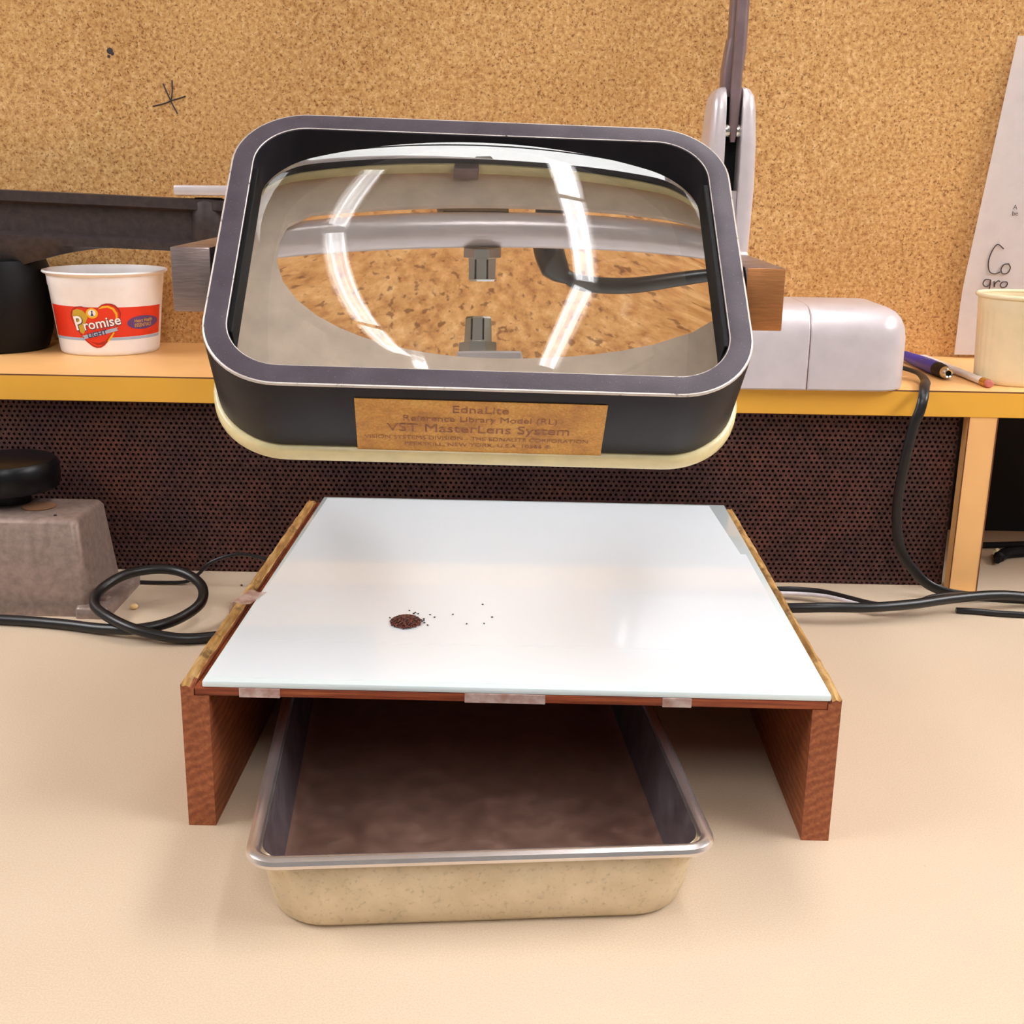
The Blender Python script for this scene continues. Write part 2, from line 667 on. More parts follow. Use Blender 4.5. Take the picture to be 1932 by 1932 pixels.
# corners of a pointy-top hexagon sit at 30, 90, 150 degrees ...
hol = [(RH * cos(pi / 6 * k + pi / 6), RH * sin(pi / 6 * k + pi / 6)) for k in range(12)]
rows = int(z_hi / ROW)
rng = random.Random(3)
for j in range(rows + 1):
    zc = ROW * (j + .25)
    if zc + R6 * .2 > z_hi:
        break
    n = int((x_hi - x_lo) / PIT)
    for i in range(n):
        xc = x_lo + PIT * (i + (.5 if j % 2 else 0)) + PIT / 2
        if xc > x_hi - PIT * .3:
            continue
        b0 = len(verts)
        s = 1.0 if rng.random() > .12 else rng.uniform(.7, .95)
        for hx, hz in hexpts:
            verts.append((xc + hx, yg, max(0, zc + hz)))
        for hx, hz in hol:
            verts.append((xc + hx * s, yg, max(0.0002, zc + hz * s)))
        for hx, hz in hol:
            verts.append((xc + hx * s, yg + .0012, max(0.0002, zc + hz * s)))
        for k in range(12):
            k2 = (k + 1) % 12
            faces.append((b0 + k, b0 + k2, b0 + 12 + k2, b0 + 12 + k))
            faces.append((b0 + 12 + k, b0 + 12 + k2, b0 + 24 + k2, b0 + 24 + k))
cb, sb = cos(BS), sin(BS)
off = root_loc(gp)
verts = [(x * cb - y * sb - off.x, x * sb + y * cb - off.y, z) for x, y, z in verts]
me = bpy.data.meshes.new('perforated_sheet')
me.from_pydata(verts, [], faces)
me.materials.append(M_GRILLE)
o = bpy.data.objects.new('perforated_sheet', me)
COL.objects.link(o)
o.parent = gp
bm = bmesh.new()
box(bm, (-.80, yg + .004, 0), (x_hi, yg + .007, z_hi), 0, 1, bench)
obj('backing_board', bm, plain('dark_brown_backing', (44, 24, 20), .9, vary=.5, scale=120), gp)

# recess right of the leg, its shade put into the back board's colour
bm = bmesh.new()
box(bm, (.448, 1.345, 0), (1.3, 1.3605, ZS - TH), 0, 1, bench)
tag(obj('shade_back_board', bm, M_DARKVOID), 'board at the back of the open bay, coloured dark for the shade there', kind='structure')

# ------------------------------------------------------------------ reading stand
SYAW, SX0, SY0, SW, SD = -.0163, .0004, .6568, .3934, .422
stand_T = at((SX0, SY0, 0), SYAW)
st = thing('glass_topped_stand', (SX0, SY0 + .2, 0), 'low wooden stand with a white backed glass top on the counter under the magnifier', 'stand')
TB = .0168
for s, nm in ((-1, 'left'), (1, 'right')):
    # profile across the board: outer ridge, a little dip, then the rabbet that holds the top
    prof = [(0, 0), (0, .094), (.0012, .0966), (.0034, .0974), (.0056, .0962), (.0066, .0948), (.0078, .0950), (.0078, .0868), (TB, .0868), (TB, 0)]
    bm = bmesh.new()
    loops = []
    rr = random.Random(11 + s)
    K = 40
    for k in range(K + 1):
        y = SD * k / K
        L = []
        end = min(k, K - k)
        drop = .004 if end == 0 else .0012 if end == 1 else 0
        for i, (a, z) in enumerate(prof):
            x = s * (SW / 2 - a)
            w = rr.uniform(-.0007, .0007) if 1 < i < 7 else 0
            L.append((x, y, z + w - (drop if 1 < i < 7 else 0)))
        loops.append(L)
    T = stand_T
    loft(bm, loops, cap0=True, cap1=True, T=T)
    bm.normal_update()
    for f in bm.faces:
        c = f.calc_center_median()
        if c.z > .0935 and len(f.verts) == 4:
            f.material_index = 1
    bmesh.ops.triangulate(bm, faces=[f for f in bm.faces if len(f.verts) > 4])
    obj('side_board', bm, [M_WOOD, M_WORN], st, auto=40)
bm = bmesh.new()
box(bm, (-SW / 2 + .0080, .0006, .0868), (SW / 2 - .0080, SD - .001, .0922), .0007, 2, stand_T)
obj('top_board', bm, M_STRIP, st)
# glass pane with a bevelled green-grey border, white sheet showing through
px0, px1, py0, py1 = -.1838, .1905, .0004, SD + .0035
bm = bmesh.new()
box(bm, (px0, py0, .0923), (px1, py1, .0963), .0009, 2, stand_T)
obj('glass_pane', bm, M_PANEEDGE, st)
bm = bmesh.new()
seam = .066
poly(bm, [(px0 + .0022, py0 + .0060), (px1 - .0052, py0 + .0060), (px1 - .0052, seam), (px0 + .0022, seam)], lambda p: stand_T(p + V(0, 0, .0963)), .00012)
obj('white_sheet', bm, M_WHITEGLASS, st, smooth=False)
bm = bmesh.new()
poly(bm, [(px0 + .0022, seam + .0003), (px1 - .0052, seam + .0003), (px1 - .0052, SD - .148), (px1 - .0095, SD - .148), (px1 - .0150, SD - .001),
          (px0 + .0040, SD - .001)], lambda p: stand_T(p + V(0, 0, .0963)), .00012)
obj('white_sheet', bm, M_WHITEGLASS, st, smooth=False)
bm = bmesh.new()
poly(bm, [(-.1838, .300), (-.1785, .415), (-.1725, .415), (-.1725, .2)], lambda p: stand_T(p + V(0, 0, .0923)), .0003)
obj('under_sheet', bm, M_PAPER, st, smooth=False)
# sticky tape
for x0, x1, dz in ((-.1616, -.1372, 0), (-.0268, .0212, .0), (.0908, .1080, 0)):
    bm = bmesh.new()
    box(bm, (x0, -.0002, .0866), (x1, .0006, .0924), .0001, 1, stand_T)
    obj('tape', bm, M_TAPE, st)
bm = bmesh.new()
sect = [(-SW / 2 - .0004, .088), (-SW / 2 - .0004, .0945), (-SW / 2 + .001, .0976), (-SW / 2 + .0034, .0984), (-SW / 2 + .006, .0975), (-SW / 2 + .0085, .0964), (-SW / 2 + .0145, .0968)]
loops = []
for y in (.132, .140, .150, .158):
    loops.append([(x + (y - .145) * .25, y, z) for x, z in sect])
for a, b in zip(loops, loops[1:]):
    for i in range(len(a) - 1):
        q = [bm.verts.new(stand_T(V(*p))) for p in (a[i], a[i + 1], b[i + 1], b[i])]
        bm.faces.new(q)
bmesh.ops.remove_doubles(bm, verts=bm.verts, dist=1e-6)
tp = obj('tape', bm, M_TAPE, st)
tp['label'] = 'crumpled white tape wrapped over the wooden edge'

# ------------------------------------------------------------------ baking pan
PYAW = .0860
pan_T = at((-.0110, .5512, 0), PYAW)
HX, HYP = .1250, .17
pan = thing('baking_pan', (-.0125, .70, 0), 'rectangular dull aluminium baking pan on the counter half under the glass topped stand', 'pan')


def pr(ins, z, r):
    return [(x, y + HYP, z) for x, y in rrect(HX - ins, HYP - ins, r, 8)]


bm = bmesh.new()
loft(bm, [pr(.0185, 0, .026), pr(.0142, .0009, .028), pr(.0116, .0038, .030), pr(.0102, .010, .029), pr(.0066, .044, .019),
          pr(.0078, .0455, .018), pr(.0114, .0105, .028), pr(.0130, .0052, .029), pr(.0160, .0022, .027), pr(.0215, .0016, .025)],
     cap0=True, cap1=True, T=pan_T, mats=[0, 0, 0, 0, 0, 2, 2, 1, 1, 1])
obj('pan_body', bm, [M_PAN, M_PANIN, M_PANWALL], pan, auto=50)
bm = bmesh.new()
loops = []
for k in range(10):
    a = 2 * pi * k / 10
    loops.append(pr(.0039 - .0039 * cos(a), .0462 + .0037 * sin(a), .0175 - .0039 + .0039 * cos(a)))
loft(bm, loops, ring=True, T=pan_T)
obj('rolled_rim', bm, M_RIM, pan)

# ------------------------------------------------------------------ magnifier
MR = Matrix(((0.9989925975340148, -0.016984835710650056, 0.04153679607437325), (0.04019518076865701, 0.7502372883404349, -0.6599457240005168),
             (-0.019953383553092622, 0.6609504720775026, 0.7501642059878022)))
MO = Vector((-0.02110325, 0.74940772, 0.34863794))
MW, MH = .32, .2271
mag_T = lambda p: MO + MR @ Vector(p)
mag = thing('magnifier', (-.575, 1.275, ZS), 'large rectangular magnifier lens in a black housing above the glass topped stand', 'magnifier')


def mr(ins, z, r=.047, cy=0):
    return [(x, y, z) for x, y in rrect(MW / 2 - ins, MH / 2 - ins, max(.004, r - ins), 14)]


bm = bmesh.new()
BZ = .0142
prof = [(BZ + .0002, -.0010), (BZ, -.0002), (BZ - .0006, 0), (.0014, 0), (.0003, -.0003), (0, -.0013), (.0004, -.0568), (.0012, -.0585), (.0140, -.0585), (.0162, -.012)]
loft(bm, [mr(a, z) for a, z in prof], ring=True, T=mag_T, mats=[0, 1, 0, 1, 1, 2, 2, 2, 2, 2])
obj('housing', bm, [M_BEZEL, M_WLINE, M_SIDE], mag, auto=60)
bm = bmesh.new()
prof = [(.0030, -.0588), (-.0012, -.0590), (-.0026, -.0606), (-.0030, -.0650), (-.0030, -.0680), (-.0022, -.0694), (.0010, -.0700), (.0150, -.0700), (.0150, -.0588)]
loft(bm, [mr(a, z) for a, z in prof], ring=True, T=mag_T)
tag(obj('rear_rim', bm, M_CREAM, mag, auto=50), 'cream enamel rim')
bm = bmesh.new()
box(bm, (-.0170, .0945, -.0712), (-.0020, .1000, -.0585), .0004, 1, mag_T)
obj('rim_clip', bm, M_LAMPDK, mag)
# black clips along the inner sides
for s in (-1, 1):
    bm = bmesh.new()
    box(bm, (s * .1440 - .0018, -.075, -.020), (s * .1440 + .0018, .062, -.0015), .0006, 1, mag_T)
    obj('retaining_strip', bm, M_BLACK, mag)

# the lens: two convex faces and a flat edge
RF, RB = .38, 1.0
HXL, HYL, RL = .1440, .0975, .031
ZF, ZB = .008, -.0534
def even(pts, n):
    """the same closed outline with n evenly spaced points"""
    P = [Vector(p) for p in pts] + [Vector(pts[0])]
    ln = [0.0]
    for a_, b_ in zip(P, P[1:]):
        ln.append(ln[-1] + (b_ - a_).length)
    out, j = [], 0
    for k in range(n):
        t = ln[-1] * k / n
        while ln[j + 1] < t:
            j += 1
        f = (t - ln[j]) / max(1e-9, ln[j + 1] - ln[j])
        q = P[j].lerp(P[j + 1], f)
        out.append((q.x, q.y))
    return out


outl = even(rrect(HXL, HYL, RL, 24), 220)
bm = bmesh.new()
NR = 90


def cap_rings(zc, R, sg):
    loops = []
    for k in range(1, NR + 1):
        s = k / NR
        loops.append([(x * s, y * s, zc - sg * (R - sqrt(R * R - (x * x + y * y) * s * s))) for x, y in outl])
    return loops


fl, bl = cap_rings(ZF, RF, 1), cap_rings(ZB, RB, -1)
allv = loft(bm, list(reversed(fl)), T=mag_T)
cf = bm.verts.new(mag_T((0, 0, ZF)))
ring = allv[-1]
for j in range(len(ring)):
    bm.faces.new((ring[j], ring[(j + 1) % len(ring)], cf))
bv = loft(bm, bl, T=mag_T)
cbv = bm.verts.new(mag_T((0, 0, ZB)))
ring = bv[0]
for j in range(len(ring)):
    bm.faces.new((ring[(j + 1) % len(ring)], ring[j], cbv))
a, b = allv[0], bv[-1]
for j in range(len(a)):
    bm.faces.new((a[j], a[(j + 1) % len(a)], b[(j + 1) % len(a)], b[j]))
tag(obj('lens', bm, M_LENS, mag, auto=40), 'thick clear convex glass lens')

# gold label on the near side of the housing
nside = -MR.col[1]
lab_T = lambda p: MO + MR @ Vector((p[0], -MH / 2 - .0002 - p[2], -.0345 + p[1]))
bm = bmesh.new()
poly(bm, [(-.0712, -.0243), (.0744, -.0243), (.0733, .0243), (-.0705, .0243)], lab_T, .0004)
lab = obj('label_plate', bm, M_GOLD, mag, smooth=False)
lab['label'] = 'aged gold label with faded printed lettering'
bm = bmesh.new()
LT = lambda dx, dy: (lambda p: lab_T((p[0] + dx, p[1] + dy, .00060)))
for s_, size, dx, dy, sx, bo in (('EdnaLite', .0094, .0010, .0165, 1.02, .0), ('Reference Library Model (RL)', .0076, .0012, .0075, .98, .0),
                                 ('VST MasterLens System', .0108, .0006, -.0018, 1.02, .0),
                                 ('VISION SYSTEMS DIVISION - THE EDNALITE CORPORATION', .0050, -.0004, -.0110, .99, .0),
                                 ('PEEKSKILL, NEW YORK, U.S.A. 10566 \u00ae', .0050, .0002, -.0172, 1.02, .0)):
    text_mesh(s_, size, LT(dx, dy), bm, sx=sx, bold=bo)
obj('lettering', bm, M_INK, lab, smooth=False)

# yoke: square bars at each side, a bowed rod across the back, nuts
for nm, x0, x1, z0, z1, mt in (('l', -.2093, -.1852, .3058, .3445, [M_ALU, M_ALU]), ('r', .1402, .1636, .2998, .3376, [M_ALU, M_WARMREFL])):
    bm = bmesh.new()
    box(bm, (x0, .74, z0), (x1, .888, z1), .0007, 2)
    bm.normal_update()
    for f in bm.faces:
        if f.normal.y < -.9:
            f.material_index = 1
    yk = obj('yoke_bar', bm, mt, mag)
    yk['label'] = 'square aluminium yoke bar' if nm == 'l' else 'square aluminium yoke bar with a warm reflection coloured onto its end'
    bm = bmesh.new()
    xin = x1 if nm == 'l' else x0
    sg = 1 if nm == 'l' else -1
    lathe(bm, [(.011, -.001), (.011, .009)], 24, frame((xin, .775, (z0 + z1) / 2), (sg, 0, 0)), cap0=True, cap1=True)
    obj('pivot_washer', bm, M_BLACK, mag)
# rear plate with an oval opening
PZ = -.0745
bm = bmesh.new()
nn = 60
ell = lambda a, b, cx, cy, z: [(cx + a * cos(2 * pi * k / nn), cy + b * sin(2 * pi * k / nn), z) for k in range(nn)]
def rect_ring(z):
    base = rrect(.1485, .1045, .036, 14)
    out = []
    import bisect
    for k in range(nn):
        a = 2 * pi * k / nn
        d = (cos(a), sin(a))
        # ray against the rounded outline
        best = None
        for i in range(len(base)):
            p, q = base[i], base[(i + 1) % len(base)]
            ex, ey = q[0] - p[0], q[1] - p[1]
            den = d[0] * ey - d[1] * ex
            if abs(den) < 1e-12:
                continue
            t = (p[0] * ey - p[1] * ex) / den
            u = (p[0] * d[1] - p[1] * d[0]) / den
            if t > 0 and -1e-6 <= u <= 1 + 1e-6:
                best = t if best is None else max(best, t)
        out.append((d[0] * best, d[1] * best, z))
    return out
EA, EB, EX, EY = .122, .072, .004, .045
def opening(z):
    out = []
    for k in range(nn):
        a = 2 * pi * k / nn
        d = (cos(a), sin(a))
        # half oval below, straight cut along the top; measured from the plate centre
        lo_, hi_ = 0.0, .3
        for _ in range(40):
            md = (lo_ + hi_) / 2
            x_, y_ = d[0] * md, d[1] * md
            if ((x_ - EX) / (EA if x_ < EX else .152)) ** 2 + ((y_ - EY) / EB) ** 2 < 1 and y_ < .0765 + .04 * x_ and x_ < .1435:
                lo_ = md
            else:
                hi_ = md
        out.append((d[0] * lo_, d[1] * lo_, z))
    return out
loft(bm, [rect_ring(PZ), opening(PZ), opening(PZ - .003), rect_ring(PZ - .003)], ring=True, T=mag_T)
obj('rear_plate', bm, M_PLATE, mag, auto=40)
bm = bmesh.new()
tube(bm, [V(-.2080, .8490, .3282), V(.1640, .8760, .3311)], .0090, 20, smooth=False)
obj('cross_rod', bm, M_LAMP, mag)
for yw, zb, d in ((.8625, .3205, -1), (.8000, .2778, 1)):
    bm = bmesh.new()
    lathe(bm, [(.0112, 0), (.0112, .0040), (.0082, .0044), (.0078, .0130), (.0070, .0138)], 8, frame((-.0245, yw, zb), (0, 0, d), (.92, .38, 0)), cap0=True, cap1=True)
    cn = obj('clamp_nut', bm, M_STEEL, mag, auto=25)
    bm = bmesh.new()
    for a in (-.35, .30):
        T = frame((-.0245 + .0078 * a * 1.3, yw - .0074, zb + d * .0088), (0, -1, 0))
        box(bm, (-.0005, -.0040, -.0004), (.0005, .0040, .0006), 0, 1, lambda p, T=T: T(V(p.y, p.x, p.z)))
    obj('nut_slot', bm, M_BLACK, cn, smooth=False)
bm = bmesh.new()
box(bm, (-.0360, .7830, .2700), (.0005, .8150, .2778), .0008, 1)
obj('clamp_bracket', bm, M_LAMP, mag)
bm = bmesh.new()
tube(bm, [(.0098, .930, .348), (.0096, .930, .330), (.0078, .930, .3197), (.0100, .930, .3146), (.0150, .930, .3100), (.0215, .930, .3066), (.036, .929, .3052), (.057, .927, .3055), (.0894, .915, .3095), (.125, .893, .316), (.150, .882, .321)],
     [.0078] * 32 + [.0078 - .0054 * k / 14 for k in range(14)] + [.0024] * 70, 14, 10)
obj('cable', bm, M_CORD, mag)

# dark arm and its column at the left
ay = 1.2
bm = bmesh.new()
AK = 1.27 / 1.2
def arm_T(p):
    return V(p[0] * AK, 1.27 + (p[1] - ay) + BS * p[0], .39 + (p[2] - .39) * AK)
tz = lambda x: .3635 - .0300 * (x + .478) / 1.0       # centre line droops slightly to the right
segs = 24
def arm_section(x, flare=0.0):
    t = tz(x)
    top, lo = t + .0035, t - .0462 - flare
    return [(x, ay - .016, top), (x, ay - .016, top - .0095), (x, ay - .008, top - .0125), (x, ay - .008, t - .0345), (x, ay - .015, t - .0385), (x, ay - .015, t - .0462),
            (x, ay - .006, lo), (x, ay + .016, lo), (x, ay + .016, top)]
loops = []
for k in range(segs + 1):
    x = -.60 + k / segs * .455
    fl = max(0, (-.385 - x)) ** 1.7 * 1.05
    loops.append(arm_section(x, fl))
loft(bm, loops, cap0=True, cap1=True, T=arm_T)
obj('arm', bm, M_IRON, mag, auto=40)
bm = bmesh.new()
lathe(bm, [(.0175, -.0485), (.0195, -.0455), (.0195, .0005), (.017, .0042)], 30, at(arm_T((-.300, ay + .002, tz(-.3)))), cap0=True, cap1=True)
obj('arm_knuckle', bm, M_IRON, mag)
bm = bmesh.new()
lathe(bm, [(.014, .003), (.014, .0054)], 24, at(arm_T((-.300, ay + .002, tz(-.3)))), cap0=True, cap1=True)
obj('pivot_washer', bm, M_BLACK, mag)
bm = bmesh.new()
box(bm, (-.3480, 1.254, .3640), (-.230, 1.290, .3740), .002, 2)
obj('pivot_plate', bm, M_LAMP, mag)
bm = bmesh.new()
loft(bm, [[(cx_ - .019, y_, z_), (cx_ + .019, y_, z_), (cx_ + .019, y_, z_ + .0105), (cx_ - .019, y_, z_ + .0105)] for cx_, y_, z_ in ((-.0285, .862, .3285), (-.0330, .960, .3290), (-.1750, 1.262, .3400))], cap0=True, cap1=True)
obj('link_bar', bm, M_IRON, mag)
bm = bmesh.new()
loft(bm, [[(x, y, z) for x, y in rrect(.026, .013, .004, 5, -.5900, 1.2830)] for z in (ZS + .090, .330)], cap0=True, cap1=True)
obj('column', bm, M_BLACK, mag, auto=40)
bm = bmesh.new()
lathe(bm, [(.048, 0), (.0520, .0025), (.0575, .020), (.0600, .038), (.0600, .056), (.0580, .088), (.0555, .0955), (.050, .0975)], 48,
      at((-.5600, 1.3000, ZS)), cap0=True, cap1=True)
obj('base_drum', bm, M_BLACK, mag)

# ------------------------------------------------------------------ margarine tub
TC = V(-.4390, 1.3020, ZS)
tub = thing('margarine_tub', TC, 'open white plastic margarine tub with red heart label on the left of the shelf', 'tub')
tub_prof = [(.0492, 0), (.0508, .0014), (.0516, .005), (.0585, .0700), (.0592, .0716), (.0598, .0795), (.0602, .0822), (.0632, .0836), (.0644, .0850), (.0638, .0866), (.0620, .0866),
            (.0600, .0815), (.0575, .0700), (.0505, .006), (.047, .003)]
bm = bmesh.new()
lathe(bm, tub_prof, 64, at(TC), cap0=True, cap1=True)
obj('tub_body', bm, M_TUB, tub, auto=50)
phi0 = atan2(-TC.y, -TC.x)


def tub_r(z):
    return .0516 + (z - .005) * (.0585 - .0516) / .065


def wrap(lay):
    """label coordinates (u across, z up from the shelf) onto the tub wall"""
    def f(p):
        z = p[1]
        r = tub_r(z) + lay
        a = phi0 + p[0] / .0555
        return V(TC.x + r * cos(a), TC.y + r * sin(a), ZS + z)
    return f


def patch(pts, lay, mat, name, parent, step=.0035):
    """fill an outline with a wrapped skin"""
    b = bmesh.new()
    vs = [b.verts.new(Vector((x, y, 0))) for x, y in pts]
    b.faces.new(vs)
    bmesh.ops.triangulate(b, faces=b.faces)
    for _ in range(5):
        es = [e for e in b.edges if abs(e.verts[0].co.x - e.verts[1].co.x) > step]
        if not es:
            break
        bmesh.ops.subdivide_edges(b, edges=es, cuts=1)
        bmesh.ops.triangulate(b, faces=b.faces)
    w = wrap(lay)
    for v in b.verts:
        v.co = w(v.co)
    return obj(name, b, mat, parent, smooth=False)


M_RED = plain('label_red', (224, 52, 26), .42, vary=.03)
M_DKRED = plain('label_dark_red', (168, 32, 18), .42, vary=.03)
M_BLUEBAND = plain('label_grey_blue', (168, 186, 208), .42, vary=.03)
M_YEL = plain('label_yellow', (238, 186, 40), .42, vary=.03)
M_OLIVE = plain('label_olive_gold', (200, 164, 50), .42, vary=.03)
M_WHT = plain('label_white', (248, 242, 236), .42, vary=.01)
M_PURP = plain('label_purple', (92, 62, 118), .42, vary=.05)
M_NAVY = plain('label_navy', (52, 54, 96), .42, vary=.05)

# one crop pixel (tub close-up) = 0.0001135 m; label origin u=0 at crop x 790, z from crop y
def lu(x):
    # screen offset to arc length
    d = (x - 755) * .0001128
    return .0555 * math.asin(max(-.97, min(.97, d / .0560)))


def lz(y):
    return (1530 - y) * .0001075


def pts_(L):
    return [(lu(x), lz(y)) for x, y in L]


prt = patch([(-.074, lz(1042)), (-.074, lz(1350)), (lu(1222), lz(1340)), (lu(1222), lz(1062))], .00015, M_RED, 'label_band', tub)
prt['label'] = 'red printed band'
patch([(-.074, lz(1350)), (-.074, lz(1376)), (lu(1222), lz(1372)), (lu(1222), lz(1345))], .00016, M_BLUEBAND, 'label_stripe', tub)
heart = [(640, 1105), (612, 1080), (575, 1055), (530, 1042), (480, 1046), (448, 1068), (428, 1105), (424, 1150), (432, 1200), (455, 1258), (490, 1320), (535, 1385), (585, 1430),
         (625, 1446), (665, 1442), (700, 1420), (745, 1370), (790, 1310), (830, 1240), (858, 1170), (866, 1110), (850, 1065), (820, 1032), (780, 1014), (740, 1012), (700, 1025),
         (668, 1055), (650, 1085)]
hp = patch(pts_(heart), .0003, M_DKRED, 'label_heart', tub)
hp['label'] = 'printed red heart emblem'
cxh, cyh = 645, 1215
inner = [(cxh + (x - cxh) * .93, cyh + (y - cyh) * .94) for x, y in heart]
patch(pts_(inner), .00042, M_RED, 'heart_field', hp)
patch(pts_([(452, 1085), (490, 1068), (535, 1082), (560, 1115), (572, 1150), (548, 1200), (540, 1262), (520, 1310), (495, 1300), (468, 1250), (448, 1190), (440, 1130)]), .00052, M_OLIVE, 'heart_lobe', hp)
patch(pts_([(668, 1068), (705, 1040), (755, 1034), (805, 1058), (834, 1110), (832, 1180), (818, 1190), (816, 1120), (790, 1072), (750, 1052), (710, 1058)]), .00052, M_YEL, 'heart_arc', hp)
patch(pts_([(560, 1375), (600, 1390), (655, 1395), (710, 1375), (760, 1320), (800, 1270), (785, 1320), (745, 1375), (690, 1412), (630, 1415)]), .00052, M_DKRED, 'heart_shade', hp)
patch(pts_([(760, 1330), (790, 1290), (800, 1295), (770, 1350), (735, 1385), (730, 1375)]), .00056, M_YEL, 'heart_arc', hp)
circ = [(613 + 52 * cos(2 * pi * k / 20), 1108 + 50 * sin(2 * pi * k / 20)) for k in range(20)]
patch(pts_(circ), .0006, M_YEL, 'emblem_disc', hp)
circ = [(613 + 34 * cos(2 * pi * k / 20), 1105 + 33 * sin(2 * pi * k / 20)) for k in range(20)]
patch(pts_(circ), .0007, M_WHT, 'emblem_disc', hp)
patch(pts_([(606, 1082), (622, 1082), (618, 1104), (628, 1134), (600, 1134), (610, 1104)]), .0008, M_NAVY, 'emblem_figure', hp)
patch(pts_([(500, 1330), (640, 1290), (832, 1244), (818, 1262), (834, 1276), (690, 1314), (512, 1362), (522, 1344)]), .00075, M_BLUEBAND, 'label_banner', hp)


def wtext(s, size, cx, cy, rot, lay, mat, sx=1.0, name='lettering', bold=0, shear=0):
    b = bmesh.new()
    w = wrap(lay)
    u0, z0 = lu(cx), lz(cy)
    c_, s_ = cos(rot), sin(rot)
    text_mesh(s, size, lambda p: w(V(u0 + p.x * c_ - p.y * s_, z0 + p.x * s_ + p.y * c_, 0)), b, sx=sx, bold=bold, shear=shear, maxedge=.004)
    return obj(name, b, mat, hp, smooth=False)


wtext('romise', .0142, 690, 1207, .165, .00082, M_NAVY, .98, bold=.0006)
wtext('romise', .0142, 688, 1204, .165, .00095, M_WHT, .98, bold=.0002)
wtext('P', .0205, 487, 1215, .165, .00082, M_NAVY, .95, bold=.0008)
wtext('P', .0205, 485, 1212, .165, .00095, M_WHT, .95, bold=.0003)
wtext('LIGHT', .0074, 640, 1310, .20, .00095, M_NAVY, 1.0, bold=.0002)
ov = [(1060 + 142 * cos(2 * pi * k / 28), 1212 + 66 * sin(2 * pi * k / 28)) for k in range(28)]
patch(pts_(ov), .0003, M_PURP, 'label_oval', hp)
wtext('Heart Health', .0056, 1072, 1192, .03, .0005, M_YEL, .80)
wtext('ESSENTIALS', .0052, 1068, 1238, .03, .0005, M_YEL, .84)

# ------------------------------------------------------------------ lamp on the right of the shelf
lam = thing('task_lamp', (.24, 1.17, ZS), 'pale grey metal task lamp with a rounded base on the right of the shelf', 'lamp')


def lamp_half(x0, x1, radii, name):
    b = bmesh.new()
    cx, hx = (x0 + x1) / 2, (x1 - x0) / 2
    y0, y1 = 1.113, 1.245
    cy, hy = (y0 + y1) / 2, (y1 - y0) / 2
    L = []
    for ins, z in ((.0015, 0), (0, .0015), (.0004, .048), (.0022, .058), (.0060, .0660), (.0120, .0720), (.0200, .0758), (.034, .0772)):
        R_ = tuple(max(.0015, r - ins * (1 if r > .01 else .2)) for r in radii)
        big = [r > .01 for r in radii]
        # the flat seam side keeps its place, the other sides draw in
        xl = x0 + (ins if big[1] else 0.0)
        xr = x1 - (ins if big[0] else 0.0)
        pts = rrect((xr - xl) / 2, hy - ins, R_, 8, (xl + xr) / 2, cy)
        L.append([(x, y, ZS + z) for x, y in pts])
    loft(b, L, cap0=True, cap1=True)
    return obj(name, b, M_LAMP, lam, auto=40)


lamp_half(.2741, .3700, (.030, .002, .002, .030), 'base_half')
lamp_half(.1000, .2735, (.002, .030, .030, .002), 'base_half')
bm = bmesh.new()
loft(bm, [[(x, y, ZS + z) for x, y in ((.2732, 1.113 + i_), (.2744, 1.113 + i_), (.2744, 1.245 - i_), (.2732, 1.245 - i_))]
          for i_, z in ((.0022, .0004), (.0012, .0015), (.0016, .048), (.0034, .058), (.0072, .0656), (.0132, .0714), (.0212, .0752), (.035, .0766))], cap0=True, cap1=True)
obj('base_seam', bm, M_LAMPDK, lam)
cyl = 1.172
for s in (-1, 1):
    bm = bmesh.new()
    L = []
    xs = .1957 + s * .0073
    for z, wd, dp in ((.070, .0105, .026), (.10, .0125, .029), (.135, .0142, .031), (.18, .0152, .032), (.22, .0146, .031), (.25, .0128, .028), (.262, .0110, .025), (.268, .0075, .020), (.270, .004, .014)):
        xo = xs + s * wd
        a, b_ = min(xs, xo), max(xs, xo)
        rin, rout = .0012, min(.0085, wd * .6)
        rad = (rout, rin, rin, rout) if s > 0 else (rin, rout, rout, rin)
        L.append([(x, y, ZS + z) for x, y in rrect((b_ - a) / 2, dp, rad, 6, (a + b_) / 2, cyl)])
    loft(bm, L, cap0=True, cap1=True)
    obj('column_cheek', bm, M_LAMP, lam, auto=45)
bm = bmesh.new()
box(bm, (.1886, 1.146, ZS + .07), (.2028, 1.2, ZS + .1790), .0008, 2)
obj('column_filler', bm, M_LAMP, lam)
bm = bmesh.new()
box(bm, (.1886, 1.168, ZS + .179), (.2028, 1.2, ZS + .262), .0004, 1)
obj('slot_back', bm, M_BLACK, lam)
bm = bmesh.new()
L = []
for z, x0, x1, d in ((.262, .1855, .2010, .010), (.285, .1858, .2045, .011), (.300, .1875, .2060, .011), (.312, .1892, .2062, .011)):
    L.append([(x, y, ZS + z) for x, y in rrect((x1 - x0) / 2, d, .005, 6, (x0 + x1) / 2, 1.172)])
loft(bm, L, cap0=True, cap1=True)
obj('arm_sleeve', bm, M_LAMPDK, lam, auto=40)
bm = bmesh.new()
L = []
for z in (.300, .62):
    L.append([(x, y, ZS + z) for x, y in rrect(.0082, .009, .004, 6, .1985, 1.172)])
loft(bm, L, cap0=True, cap1=True)
obj('upper_arm', bm, M_LAMPDK, lam, auto=40)
bm = bmesh.new()
L = []
for z, w in ((.222, .0020), (.235, .0040), (.26, .0048), (.30, .0044), (.62, .0048)):
    L.append([(x, y, ZS + z) for x, y in rrect(w, .004, min(w * .6, .002), 4, .1962 + (z - .222) * .012, 1.152)])
loft(bm, L, cap0=True, cap1=True)
